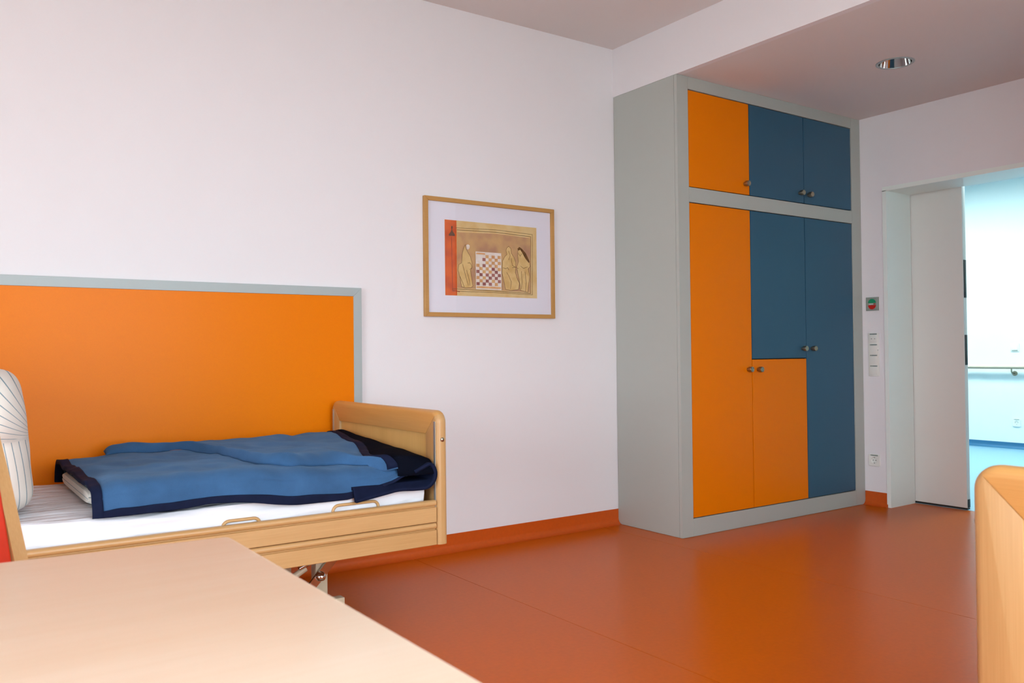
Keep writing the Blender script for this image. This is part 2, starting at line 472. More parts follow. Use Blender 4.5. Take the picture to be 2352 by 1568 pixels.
# ------------------------------------------------------------------ built-in wardrobe
WD = 0.531; WW = EX
wr = empty('wardrobe', (0, 0, 0))
tag(wr, 'tall built-in grey wardrobe with orange and blue doors and round metal knobs', 'wardrobe')
fy = -WD
box('carcass', 0.03, WW - 0.02, fy + 0.026, -0.003, 0.02, ZS - 0.02, 'dark', wr)
box('side_panel', 0.0, 0.024, fy + 0.0235, -0.002, 0.001, ZS - 0.001, 'grey', wr, 0.0008, 1)
XA, X1, X2, XB = 0.09, 0.613, 1.139, 1.648
ZT, ZM1, ZM0, ZB = 2.527, 1.974, 1.886, 0.102
def fbar(name, x0, x1, z0, z1):
    return box(name, x0, x1, fy, fy + 0.022, z0, z1, 'grey', wr, 0.0008, 1)
fbar('corner_post', 0.0, XA - 0.002, 0.001, ZS - 0.001)
fbar('end_post', XB + 0.002, WW - 0.0015, 0.001, ZS - 0.001)
fbar('top_rail', XA - 0.0015, XB + 0.0015, ZT + 0.002, ZS - 0.001)
fbar('middle_rail', XA - 0.0015, XB + 0.0015, ZM0 + 0.002, ZM1 - 0.002)
fbar('plinth', XA - 0.0015, XB + 0.0015, 0.001, ZB - 0.002)
def wdoor(x0, x1, z0, z1, m, kx, kz, lab):
    g = 0.0028
    d = box('door', x0 + g, x1 - g, fy + 0.003, fy + 0.022, z0 + g, z1 - g, m, wr, 0.001, 1)
    d['label'] = lab
    k = lathe('knob', [(0.0, 0.003), (0.011, 0.003), (0.011, -0.008), (0.0125, -0.009), (0.0165, -0.011), (0.0165, -0.031), (0.0155, -0.033),
                       (0.012, -0.0335), (0.011, -0.0325), (0.004, -0.0325), (0.0, -0.0325)], 'steel', d, 24, (kx, fy, kz), 'Y')
    k['label'] = 'round brushed steel knob'
wdoor(XA, X1, ZM1, ZT, 'orange', 0.567, 2.04, 'orange upper door')
wdoor(X1, X2, ZM1, ZT, 'blue', 1.092, 2.037, 'blue upper door in the middle')
wdoor(X2, XB, ZM1, ZT, 'blue', 1.180, 2.034, 'blue upper door beside the end wall')
wdoor(XA, X1, ZB, ZM0, 'orange', 0.573, 0.931, 'tall orange door')
wdoor(X1, X2, 0.991, ZM0, 'blue', 1.098, 1.053, 'blue door above the short orange one')
wdoor(X1, X2, ZB, 0.991, 'orange', 0.664, 0.929, 'short orange door')
wdoor(X2, XB, ZB, ZM0, 'blue', 1.192, 1.052, 'tall blue door')

# ------------------------------------------------------------------ orange wall panel behind the bed
wp = empty('wall_panel', (0, 0, 0))
tag(wp, 'orange laminate wall panel with a grey edge frame behind the bed', 'wall panel')
PX0, PX1, PZ0, PZ1, PT, PW = -4.25, -1.692, 0.16, 1.372, 0.022, 0.042
box('panel_board', PX0 + PW - 0.002, PX1 - PW + 0.002, -PT + 0.004, -0.0005, PZ0 + PW - 0.002, PZ1 - PW + 0.002, 'orange', wp)
def mitre(name, pts, m, parent, y0, y1, bev=0.001):
    return prism(name, pts, 1, y0, y1, m, parent, bev=bev, seg=1)
mitre('frame_rail', [(PX0, PZ1), (PX1, PZ1), (PX1 - PW, PZ1 - PW), (PX0 + PW, PZ1 - PW)], 'grey2', wp, -PT, -0.0005)
mitre('frame_rail', [(PX0, PZ0), (PX1, PZ0), (PX1 - PW, PZ0 + PW), (PX0 + PW, PZ0 + PW)], 'grey2', wp, -PT, -0.0005)
mitre('frame_stile', [(PX1, PZ0), (PX1, PZ1), (PX1 - PW, PZ1 - PW), (PX1 - PW, PZ0 + PW)], 'grey2', wp, -PT, -0.0005)
mitre('frame_stile', [(PX0, PZ0), (PX0, PZ1), (PX0 + PW, PZ1 - PW), (PX0 + PW, PZ0 + PW)], 'grey2', wp, -PT, -0.0005)

# ------------------------------------------------------------------ framed print
pc = empty('framed_picture', (0, 0, 0))
tag(pc, 'print of figures beside a chequered board in a thin wooden frame', 'picture')
FX0, FX1, FZ0, FZ1, FW, FT = -1.334, -0.484, 1.239, 1.867, 0.022, 0.024
def fr(name, pts): return mitre(name, pts, 'pic_frame', pc, -FT, -0.002, 0.0012)
fr('frame_rail', [(FX0, FZ1), (FX1, FZ1), (FX1 - FW, FZ1 - FW), (FX0 + FW, FZ1 - FW)])
fr('frame_rail', [(FX0, FZ0), (FX1, FZ0), (FX1 - FW, FZ0 + FW), (FX0 + FW, FZ0 + FW)])
fr('frame_stile', [(FX0, FZ0), (FX0, FZ1), (FX0 + FW, FZ1 - FW), (FX0 + FW, FZ0 + FW)])
fr('frame_stile', [(FX1, FZ0), (FX1, FZ1), (FX1 - FW, FZ1 - FW), (FX1 - FW, FZ0 + FW)])
box('mat_board', FX0 + FW, FX1 - FW, -0.011, -0.004, FZ0 + FW, FZ1 - FW, 'mat_board', pc)
box('pane', FX0 + FW, FX1 - FW, -0.0165, -0.0155, FZ0 + FW, FZ1 - FW, 'glass', pc)

def print_mat(name, base, blot, s, lo=0.4, hi=0.65):
    m = bpy.data.materials.new(name); m.use_nodes = True
    nt = m.node_tree; p = nt.nodes['Principled BSDF']; p.inputs['Roughness'].default_value = 0.85
    p.inputs['Specular IOR Level'].default_value = 0.15
    tc = nt.nodes.new('ShaderNodeTexCoord'); nz = nt.nodes.new('ShaderNodeTexNoise')
    nz.inputs['Scale'].default_value = s; nz.inputs['Detail'].default_value = 6
    rp = nt.nodes.new('ShaderNodeValToRGB')
    rp.color_ramp.elements[0].position = lo; rp.color_ramp.elements[1].position = hi
    rp.color_ramp.elements[0].color = base; rp.color_ramp.elements[1].color = blot
    nt.links.new(tc.outputs['Object'], nz.inputs['Vector']); nt.links.new(nz.outputs['Fac'], rp.inputs['Fac'])
    nt.links.new(rp.outputs['Color'], p.inputs['Base Color'])
    return m
PAPER = print_mat('print_paper', rgb(240, 208, 152), rgb(232, 192, 130), 14)
TAN = print_mat('print_tan_wash', rgb(222, 178, 124), rgb(196, 146, 116), 11, 0.38, 0.66)
OCH = print_mat('print_ochre_figure', rgb(238, 202, 140), rgb(226, 184, 118), 22)
STRIPE = print_mat('print_orange_strip', rgb(236, 104, 14), rgb(210, 82, 8), 16)
INK = print_mat('print_ink', rgb(112, 74, 40), rgb(140, 98, 56), 40)
DINK = print_mat('print_dark_ink', rgb(84, 50, 24), rgb(110, 60, 24), 40)
PALE = print_mat('print_white', rgb(248, 236, 230), rgb(238, 220, 206), 30)
PLUM = print_mat('print_plum', rgb(184, 122, 112), rgb(150, 84, 84), 30)
AMBER = print_mat('print_amber', rgb(236, 186, 128), rgb(222, 160, 110), 30)
YP = [-0.0112]
def sheet(name, pts, m, lift=0.0002, parent=pc):
    """a flat printed area: a very thin inked sheet on the mat board"""
    YP[0] -= lift
    bm = bmesh.new()
    vs = [bm.verts.new((x, YP[0], z)) for x, z in pts]
    f = bm.faces.new(vs); f.normal_update()
    if f.normal.y > 0: f.normal_flip()
    bmesh.ops.triangulate(bm, faces=[f])
    return obj(name, bm, m, parent, recalc=False)
def rect(x0, x1, z0, z1): return [(x0, z0), (x1, z0), (x1, z1), (x0, z1)]
def stroke(name, pts, w, m, closed=False, parent=pc):
    YP[0] -= 0.0001
    bm = bmesh.new()
    n = len(pts); segs = n if closed else n - 1
    for i in range(segs):
        a = Vector(pts[i]); b = Vector(pts[(i + 1) % n]); d = (b - a)
        if d.length < 1e-6: continue
        d.normalize(); q = Vector((-d.y, d.x)) * w / 2; a = a - d * w * 0.4; b = b + d * w * 0.4
        f = bm.faces.new([bm.verts.new((p.x, YP[0], p.y)) for p in (a - q, b - q, b + q, a + q)])
        f.normal_update()
        if f.normal.y > 0: f.normal_flip()
    return obj(name, bm, m, parent, recalc=False)
pr = sheet('print', rect(-1.208, -0.605, 1.352, 1.753), PAPER, 0.0003)
sheet('tan_ground', [(-1.132, 1.690), (-0.881, 1.700), (-0.648, 1.692), (-0.652, 1.385), (-0.885, 1.390), (-1.134, 1.394)], TAN, parent=pr)
sheet('orange_strip', rect(-1.2075, -1.135, 1.3525, 1.7525), STRIPE, parent=pr)
stroke('border_line', [(-1.132, 1.703), (-0.881, 1.708), (-0.646, 1.700), (-0.650, 1.379), (-0.885, 1.384), (-1.163, 1.388)], 0.0028, INK, parent=pr)
stroke('border_line', [(-1.143, 1.713), (-0.881, 1.721), (-0.634, 1.713), (-0.638, 1.371), (-0.885, 1.376), (-1.163, 1.376)], 0.0022, INK, parent=pr)
stroke('strip_line', [(-1.166, 1.664), (-1.164, 1.38), (-1.12, 1.374)], 0.0045, print_mat('print_dark_orange', rgb(186, 70, 18), rgb(160, 58, 16), 30), parent=pr)
sheet('pawn', [(-1.167, 1.721), (-1.16, 1.721), (-1.159, 1.712), (-1.162, 1.702), (-1.157, 1.691), (-1.146, 1.677), (-1.146, 1.669), (-1.183, 1.668), (-1.183, 1.676), (-1.171, 1.69), (-1.166, 1.702), (-1.169, 1.711)], DINK, parent=pr)
FIG = {
    'a': [(-1.082, 1.627), (-1.074, 1.601), (-1.066, 1.587), (-1.05, 1.565), (-1.041, 1.536), (-1.038, 1.508), (-1.05, 1.49), (-1.045, 1.459), (-1.036, 1.407), (-1.046, 1.398), (-1.08, 1.395), (-1.107, 1.4), (-1.118, 1.456), (-1.129, 1.489), (-1.123, 1.518), (-1.106, 1.528), (-1.1, 1.581), (-1.091, 1.61)],
    'b': [(-0.811, 1.627), (-0.798, 1.636), (-0.784, 1.624), (-0.781, 1.599), (-0.763, 1.576), (-0.751, 1.547), (-0.755, 1.492), (-0.74, 1.453), (-0.728, 1.433), (-0.735, 1.398), (-0.784, 1.391), (-0.822, 1.395), (-0.834, 1.444), (-0.845, 1.488), (-0.841, 1.552), (-0.826, 1.577), (-0.811, 1.59), (-0.817, 1.612)],
    'c': [(-0.735, 1.622), (-0.714, 1.628), (-0.689, 1.605), (-0.659, 1.556), (-0.653, 1.532), (-0.666, 1.516), (-0.657, 1.476), (-0.671, 1.385), (-0.723, 1.394), (-0.725, 1.428), (-0.734, 1.473), (-0.746, 1.522), (-0.733, 1.553), (-0.739, 1.592)]}
for k, p in FIG.items():
    f = sheet('printed_figure', p, OCH, parent=pr)
    stroke('figure_outline', p, 0.0020, INK, True, parent=pr)
sheet('printed_face', [(-1.077, 1.623), (-1.066, 1.63), (-1.054, 1.624), (-1.055, 1.61), (-1.065, 1.601), (-1.074, 1.606)], PALE, parent=pr)
sheet('printed_hair', [(-0.739, 1.627), (-0.726, 1.637), (-0.711, 1.629), (-0.683, 1.605), (-0.655, 1.557), (-0.662, 1.551), (-0.687, 1.575), (-0.708, 1.606), (-0.72, 1.621), (-0.735, 1.616)], INK, parent=pr)
for pts in ([(-1.067, 1.53), (-1.053, 1.531), (-1.044, 1.517), (-1.045, 1.502), (-1.056, 1.495)], [(-1.1, 1.52), (-1.085, 1.47), (-1.066, 1.41)], [(-1.118, 1.456), (-1.1, 1.42), (-1.092, 1.40)],
            [(-1.075, 1.49), (-1.06, 1.44), (-1.056, 1.41)], [(-0.838, 1.515), (-0.822, 1.51), (-0.808, 1.517), (-0.80, 1.505)], [(-0.784, 1.57), (-0.775, 1.53), (-0.752, 1.52)],
            [(-0.815, 1.49), (-0.80, 1.47), (-0.785, 1.44), (-0.79, 1.40)], [(-0.80, 1.61), (-0.79, 1.585), (-0.80, 1.56)], [(-0.776, 1.518), (-0.752, 1.523), (-0.735, 1.515)],
            [(-0.72, 1.53), (-0.70, 1.518), (-0.672, 1.527)], [(-0.715, 1.5), (-0.71, 1.44), (-0.718, 1.40)], [(-0.69, 1.5), (-0.682, 1.44), (-0.688, 1.39)], [(-0.735, 1.60), (-0.722, 1.585), (-0.712, 1.60)]):
    stroke('drawn_line', pts, 0.0020, INK, parent=pr)
# the printed chequered board
BX0, BX1, BZ0, BZ1 = -1.018, -0.851, 1.390, 1.594
cb = sheet('printed_board', rect(BX0, BX1, BZ0, BZ1), PALE, parent=pr)
bw = (BX1 - BX0 - 0.008) / 8; bh = (BZ1 - BZ0 - 0.038) / 10
rr = random.Random(7)
cells = {'plum': [], 'amber': []}
for i in range(8):
    for j in range(10):
        if (i + j) % 2: continue
        warm = (j > 5 and i > 2) or rr.random() < 0.25
        if j > 6 and i < 3 and rr.random() < 0.5: continue
        cells['amber' if warm else 'plum'].append((i, j))
for nm, mm in (('plum', PLUM), ('amber', AMBER)):
    bm = bmesh.new(); YP[0] -= 0.0001
    for i, j in cells[nm]:
        x0 = BX0 + 0.004 + i * bw; z0 = BZ0 + 0.022 + j * bh
        f = bm.faces.new([bm.verts.new((x, YP[0], z)) for x, z in rect(x0 - 0.0003, x0 + bw + 0.0003, z0 - 0.0003, z0 + bh + 0.0003)])
        f.normal_update()
        if f.normal.y > 0: f.normal_flip()
    tag(obj('printed_squares', bm, mm, pr, recalc=False), kind='stuff')
sheet('printed_band', rect(BX0 + 0.004, BX1 - 0.004, BZ0 + 0.007, BZ0 + 0.017), AMBER, parent=pr)
sheet('printed_band', rect(BX0 + 0.004, BX0 + 0.06, BZ1 - 0.014, BZ1 - 0.006), AMBER, parent=pr)

# ------------------------------------------------------------------ wall switches and sockets
def half_disc(r, up, n=14):
    s = 1 if up else -1
    return [(r * math.cos(PI * k / n), s * r * math.sin(PI * k / n)) for k in range(n + 1)]
# call panel (faces -X)
cp = empty('call_panel', (EX, -0.608, 1.346))
tag(cp, 'square grey call panel with a green and a red half-round button beside the wardrobe', 'call button')
box('plate', -0.009, 0, -0.045, 0.045, -0.045, 0.045, 'grey_pl', cp, 0.001)
for up, m in ((True, 'green'), (False, 'red')):
    pts = [(y, z + (0.006 if up else -0.008)) for y, z in half_disc(0.028, up)]
    prism('green_button' if up else 'red_button', pts, 0, -0.0125, -0.007, m, cp)
box('indicator', -0.011, -0.008, -0.026, -0.012, -0.003, 0.002, 'red', cp)
box('label_strip', -0.0105, -0.008, -0.006, 0.022, -0.003, 0.002, 'white_pl', cp)

sw = empty('switch_column', (EX, -0.613, 1.007))
tag(sw, 'tall white column of four switch and socket inserts beside the door frame', 'light switch')
box('cover_frame', -0.009, 0, -0.038, 0.038, -0.144, 0.144, 'white_pl', sw, 0.002)
for k in range(4):
    zc = 0.106 - 0.071 * k
    ins = box('rocker', -0.0125, -0.006, -0.0275, 0.0275, zc - 0.026, zc + 0.026, 'white_pl', sw, 0.0015)
    box('label_window', -0.0105, -0.008, -0.026, 0.026, zc + 0.0275, zc + 0.0345, 'grey_pl', ins)
    if k == 0:
        for y in (-0.012, 0.012): box('indicator', -0.0135, -0.012, y - 0.002, y + 0.002, zc - 0.002, zc + 0.002, 'black', ins)
        for y0, y1 in ((-0.024, 0.004), (0.008, 0.013), (0.017, 0.022)): box('printed_mark', -0.0112, -0.0104, y0, y1, zc + 0.029, zc + 0.033, 'mark', ins)
    else:
        box('printed_mark', -0.0112, -0.0104, -0.024, 0.022 - 0.006 * k, zc + 0.0295, zc + 0.0325, 'mark', ins)
box('lens', -0.0135, -0.009, -0.036, -0.031, 0.028, 0.033, 'chrome', sw, 0.001)

def socket(name, loc, rz, label, lid_z=True):
    s = empty(name, loc, rz)
    tag(s, label, 'socket')
    # ring plate with round well
    bm = bmesh.new(); n = 32; h = 0.040; r0 = 0.0205
    def ring(r, x, sq=False):
        out = []
        for k in range(n):
            a = 2 * PI * (k + 0.5) / n; c, q = math.cos(a), math.sin(a)
            m_ = r / max(abs(c), abs(q)) if sq else r
            out.append(bm.verts.new((x, m_ * c, m_ * q)))
        return out
    R = [ring(h, 0, True), ring(h, -0.008, True), ring(h - 0.002, -0.010, True), ring(r0 + 0.002, -0.010), ring(r0, -0.009), ring(r0 - 0.001, -0.003)]
    for A, B in zip(R, R[1:]):
        for k in range(n): bm.faces.new((A[k], A[(k + 1) % n], B[(k + 1) % n], B[k]))
    bm.faces.new(R[-1])
    obj('cover_plate', bm, 'white_pl', s)
    for y in (-0.0095, 0.0095): lathe('pin_hole', [(0.0, -0.0042), (0.0028, -0.0042), (0.0028, -0.002)], 'black', s, 10, (0, y, 0), 'X')
    for z in (-0.0185, 0.0185): box('earth_clip', -0.008, -0.003, -0.003, 0.003, z - 0.002, z + 0.002, 'steel', s)
    box('label_window', -0.0112, -0.008, -0.028, 0.020, 0.029, 0.0365, 'grey_pl', s)
    box('printed_mark', -0.0116, -0.0108, 0.022, 0.026, 0.031, 0.035, 'mark', s)
    return s
socket('wall_socket', (EX, -0.604, 0.302), 0, 'white wall socket low beside the door frame, above the orange skirting')
socket('wall_socket', (HFX, 0.325, 0.270), 0, 'white wall socket low on the bright hall wall')
hs_ = empty('hall_switch', (HFX, 0.330, 1.045))
tag(hs_, 'white light switch on the hall wall above the handrail', 'light switch')
box('cover_frame', -0.009, 0, -0.041, 0.041, -0.041, 0.041, 'white_pl', hs_, 0.002)
box('rocker', -0.014, -0.006, -0.028, 0.028, -0.026, 0.030, 'white_pl', hs_, 0.002)
box('label_window', -0.0105, -0.008, -0.028, 0.028, -0.036, -0.029, 'grey_pl', hs_)

# ------------------------------------------------------------------ recessed downlight
dl = empty('downlight', (DLX, DLY, ZS))
tag(dl, 'round recessed downlight with a chrome reflector in the lowered ceiling', 'ceiling light')
lathe('trim_ring', [(0.083, 0.004), (0.084, -0.003), (0.092, -0.004), (0.099, -0.002), (0.099, 0.0)], 'alu', dl, 56)
lathe('reflector', [(0.083, -0.001), (0.080, 0.02), (0.074, 0.05), (0.064, 0.085), (0.050, 0.11), (0.0, 0.115)], 'chrome', dl, 56)
lathe('lamp', [(0.0, 0.05), (0.012, 0.052), (0.018, 0.062), (0.018, 0.09), (0.016, 0.112)], 'white_pl', dl, 24)

# ------------------------------------------------------------------ care beds
def rr_outline(y0, y1, zb, zt, r, n=6):
    """(y,z) outline, open at the bottom, top corners rounded"""
    pts = [(y0, zb)]
    for k in range(n + 1):
        a = PI - PI / 2 * k / n
        pts.append((y0 + r + r * math.cos(a), zt - r + r * math.sin(a)))
    for k in range(n + 1):
        a = PI / 2 - PI / 2 * k / n
        pts.append((y1 - r + r * math.cos(a), zt - r + r * math.sin(a)))
    pts.append((y1, zb)); return pts

def bed_board(bed, name, xi, xo, label):
    """end board: framed panel with mitred top rail and rounded stiles; xi inner, xo outer face"""
    b = empty(name, (0, 0, 0)); b.parent = bed; b['label'] = label
    Y, ZB_, ZT_, r, w = 0.505, 0.318, 0.826, 0.048, 0.092
    x0, x1 = min(xi, xo), max(xi, xo)
    def piece(nm, pts, m, outer_test, g=0.0015):
        bm = bmesh.new(); add_prism(bm, pts, 0, x0, x1)
        bm.normal_update()
        oe, ie = [], []
        for e in bm.edges:
            a, c = e.verts[0].co, e.verts[1].co
            if abs(a.x - c.x) > 1e-5: continue
            (oe if outer_test(a) and outer_test(c) else ie).append(e)
        ids = [e for e in ie]
        bmesh.ops.bevel(bm, geom=oe, offset=0.017, segments=4, affect='EDGES', profile=0.5)
        ie2 = []
        for e in bm.edges:
            a, c = e.verts[0].co, e.verts[1].co
            if abs(a.x - c.x) < 1e-5 and (abs(a.x - x0) < 1e-5 or abs(a.x - x1) < 1e-5) and not outer_test(a) and len(e.link_faces) == 2 and e.calc_face_angle(0) > 1.2: ie2.append(e)
        if ie2: bmesh.ops.bevel(bm, geom=ie2, offset=0.003, segments=2, affect='EDGES', profile=0.5)
        return obj(nm, bm, m, b, smooth=True)
    c45 = r - r * math.cos(PI / 4)
    def on_outer(p):
        if p.z <= ZB_ + 1e-4 and abs(p.y) < Y - 1e-4: return False
        if abs(abs(p.y) - Y) < 1e-4 or abs(p.z - ZT_) < 1e-4: return True
        dy = abs(p.y) - (Y - r); dz = p.z - (ZT_ - r)
        return dy > -1e-4 and dz > -1e-4 and abs(math.hypot(dy, dz) - r) < 1e-3
    n = 5
    for s in (-1, 1):
        pts = [(s * Y, ZB_)]
        for k in range(n + 1):
            a = PI / 4 * k / n
            pts.append((s * (Y - r + r * math.cos(a)), ZT_ - r + r * math.sin(a)))
        pts += [(s * (Y - w), ZT_ - w), (s * (Y - w), ZB_)]
        piece('stile', pts, 'wood_z', on_outer)
        xs = xi - 0.0005 if xi < xo else xi + 0.0005
        box('guide_track', min(xs, xs + (-0.001 if xi < xo else 0.001)) - 0.0005, max(xs, xs) + 0.0015, s * (Y - 0.020) - 0.006, s * (Y - 0.020) + 0.006, 0.45, 0.785, 'alu', b)
        lathe('bolt', [(0.0, s * 0.0045), (0.005, s * 0.004), (0.0085, s * 0.001), (0.0085, -s * 0.003)], 'steel', b, 20, ((xi + xo) / 2, s * Y, 0.716), 'Y')
    pts = []
    for s in (-1, 1):
        arc = []
        for k in range(n + 1):
            a = PI / 4 + PI / 4 * k / n
            arc.append((s * (Y - r + r * math.cos(a)), ZT_ - r + r * math.sin(a)))
        pts += ([(s * (Y - w), ZT_ - w)] + arc) if s < 0 else (arc[::-1] + [(s * (Y - w), ZT_ - w)])
    piece('top_rail', pts, 'wood_y', on_outer)
    xm = (x0 + x1) / 2
    box('inset_panel', xm - 0.012, xm + 0.012, -Y + w - 0.004, Y - w + 0.004, ZB_ + 0.02, ZT_ - w + 0.004, 'panel_z', b)
    return b

def plank_profile(h, t=0.026):
    """(depth outwards, height) of a guard plank: flat face, groove, rounded bead on top"""
    pts = [(0, 0), (t - 0.002, 0), (t, 0.002), (t, h * 0.66), (t - 0.002, h * 0.675), (t - 0.011, h * 0.69), (t - 0.011, h * 0.715)]
    c = (t - 0.0115, h * 0.855); R = 0.0115
    for k in range(9):
        a = -PI / 3 + (PI / 2 + PI / 3) * k / 8
        pts.append((c[0] + R * math.cos(a), c[1] + R * math.sin(a)))
    pts.append((0, pts[-1][1] - 0.001)); return pts

def make_bed(name, loc, rz, label, labels):
    bed = empty(name, loc, rz); tag(bed, label, 'bed', 'wooden care beds')
    bed_board(bed, 'footboard', 1.020, 1.065, labels[0])
    bed_board(bed, 'headboard', -1.020, -1.065, labels[1])
    for s in (-1, 1):
        for z0, h in ((0.404, 0.084), (0.318, 0.084)):
            pts = [(s * (0.474 + d), z0 + z) for d, z in plank_profile(h)]
            prism('guard_plank', pts, 0, -1.017, 1.017, 'wood_x', bed, smooth=True)
    box('frame', -1.0, 1.0, -0.465, 0.465, 0.372, 0.412, 'beige_metal', bed, 0.004)
    # undercarriage
    for x in (-0.70, 0.67):
        for y in (-0.195, 0.195):
            p = box('lift_post', x - 0.024, x + 0.024, y - 0.024, y + 0.024, 0.10, 0.372, 'beige_metal', bed, 0.003)
    for s in (-1, 1):
        y = s * 0.235
        for x, k in ((0.67, 1), (-0.70, -1)):
            # slanted lift arm with its pivot bolt
            bm = bmesh.new()
            a, c = Vector((x + k * 0.135, y, 0.36)), Vector((x - k * 0.15, y, 0.06))
            d = (c - a).normalized(); q = Vector((-d.z, 0, d.x)) * 0.016
            hs2 = Vector((0, 0.006, 0))
            vs = [bm.verts.new(v) for v in (a - q - hs2, c - q - hs2, c + q - hs2, a + q - hs2, a - q + hs2, c - q + hs2, c + q + hs2, a + q + hs2)]
            for f in ((0, 1, 2, 3), (7, 6, 5, 4), (0, 4, 5, 1), (1, 5, 6, 2), (2, 6, 7, 3), (3, 7, 4, 0)): bm.faces.new([vs[i] for i in f])
            arm = obj('lift_arm', bm, 'arm_metal', bed)
            lathe('pivot_bolt', [(0.0, s * 0.030), (0.010, s * 0.028), (0.017, s * 0.021), (0.019, s * 0.010), (0.019, s * 0.005)], 'chrome', arm, 20, (x - k * 0.015, y, 0.203), 'Y')
            tube('strut', [(x - k * 0.055, y + s * 0.01, 0.262), (x - k * 0.10, y + s * 0.01, 0.245)], 0.009, 'chrome', arm, 10)
            tube('strut_arm', [(x - k * 0.07, y, 0.24), (x - k * 0.24, y, 0.15)], 0.012, 'beige_metal', arm, 10)
    for y in (-0.30, 0.30): box('base_beam', -0.80, 0.72, y - 0.02, y + 0.02, 0.095, 0.13, 'beige_metal', bed, 0.003)
    for x in (-0.70, 0.62): box('cross_beam', x - 0.02, x + 0.02, -0.30, 0.30, 0.06, 0.095, 'beige_metal', bed, 0.003)
    for x in (-0.70, 0.62):
        for y in (-0.30, 0.30):
            lathe('castor', [(0.0, -0.014), (0.036, -0.014), (0.042, -0.008), (0.042, 0.008), (0.036, 0.014), (0.0, 0.014)], 'rubber', bed, 20, (x, y, 0.0425), 'Y')
    return bed

def retainer(bed, x0, x1, y, zt):
    """bent bar that keeps the mattress in place"""
    r = 0.022; pts = [(x0, y, 0.40)]
    for k in range(6):
        a = PI - PI / 2 * k / 5
        pts.append((x0 + r + r * math.cos(a), y, zt - r + r * math.sin(a)))
    for k in range(6):
        a = PI / 2 - PI / 2 * k / 5
        pts.append((x1 - r + r * math.cos(a), y, zt - r + r * math.sin(a)))
    pts.append((x1, y, 0.40))
    tube('mattress_retainer', pts, 0.0055, 'wood_x', bed, 10)

BCX, BCY = -2.885, -0.553
bed1 = make_bed('care_bed', (BCX, BCY, 0), 0.0, 'beech care bed with plank side rails against the orange wall panel',
                ('beech footboard', 'beech headboard'))
retainer(bed1, 0.612, 0.790, -0.468, 0.506)
retainer(bed1, 0.225, 0.350, -0.468, 0.497)
bed2 = make_bed('care_bed', (-0.785, -3.553, 0), PI, 'beech bed whose rounded end board rises in the right foreground',
                ('beech end board facing the camera', 'beech end board at the far end'))

# ------------------------------------------------------------------ mattresses
def mattress(name, label, path, y0, y1, t, group):
    """path: list of (x, z_top, tilt) of the top centre line; rounded cross-section"""
    bm = bmesh.new(); rings = []
    n = 9; r = 0.034
    prof = []
    w = (y1 - y0) / 2
    NT = 28
    for k in range(NT + 1): prof.append((-w + r + (2 * w - 2 * r) * k / NT, 0.0))
    for k in range(1, 6): a = PI / 2 - PI / 2 * k / 5; prof.append((w - r + r * math.cos(a), -r + r * math.sin(a)))
    prof += [(w, -t * 0.55), (w - 0.004, -t + 0.01), (w - 0.02, -t)]
    prof += [(0.0, -t)]
    prof += [(-w + 0.02, -t), (-w + 0.004, -t + 0.01), (-w, -t * 0.55)]
    for k in range(0, 5): a = PI + (-PI / 2) * k / 5; prof.append((-w + r + r * math.cos(a), -r + r * math.sin(a)))
    L = len(path)
    for i, (x, z, tilt) in enumerate(path):
        ring = []
        e = min(i, L - 1 - i); shrink = 0.016 if e == 0 else (0.004 if e == 1 else 0.0)
        for (u, v) in prof:
            uu = u * (1 - shrink / w); vv = v - shrink if v > -t * 0.5 else v + shrink
            # sheet wrinkles: fine pulls running over the top plus soft folds on the side
            p = Vector((x * 3.0, u * 16.0, 0.3))
            wr_ = 0.005 * noise.noise(p) + 0.004 * noise.noise(Vector((x * 9 + u * 22, u * 8, 4.0)))
            if v > -0.02: vv += wr_
            if u < -w + 0.02 and v < -0.01: uu -= 0.009 * noise.noise(Vector((x * 6 + v * 18, v * 22, 2.0))) - 0.002
            nx, nz = math.sin(tilt), math.cos(tilt)
            ring.append(bm.verts.new((x + nx * vv, (y0 + y1) / 2 + uu, z + nz * vv)))
        rings.append(ring)
    for A, B in zip(rings, rings[1:]):
        for k in range(len(A)): bm.faces.new((A[k], A[(k + 1) % len(A)], B[(k + 1) % len(A)], B[k]))
    bm.faces.new(rings[0]); bm.faces.new(rings[-1][::-1])
    o = obj(name, bm, 'sheet', None, smooth=True)
    return tag(o, label, 'mattress', group)

ZMAT = 0.552
path = []
x = -1.897
while x > -3.30: path.append((x, ZMAT, 0.0)); x -= 0.022
path[0] = (-1.897, ZMAT, 0.0); path.insert(1, (-1.900, ZMAT, 0.0))
# raised back section
px, pz, ang = path[-1][0], ZMAT, 0.0
while len(path) < 98:
    ang = min(ang + math.radians(9), math.radians(58))
    px -= 0.022 * math.cos(ang); pz += 0.022 * math.sin(ang)
    path.append((px, pz, ang))
mattress('mattress', 'white sheeted mattress on the bed by the orange panel', path, -1.019, -0.085, 0.132, 'bed mattresses')
path = [(-1.78 + 0.06 * k, ZMAT, 0.0) for k in range(34)]
mattress('mattress', 'white mattress behind the rounded end board on the right', path, -4.015, -3.09, 0.132, 'bed mattresses')

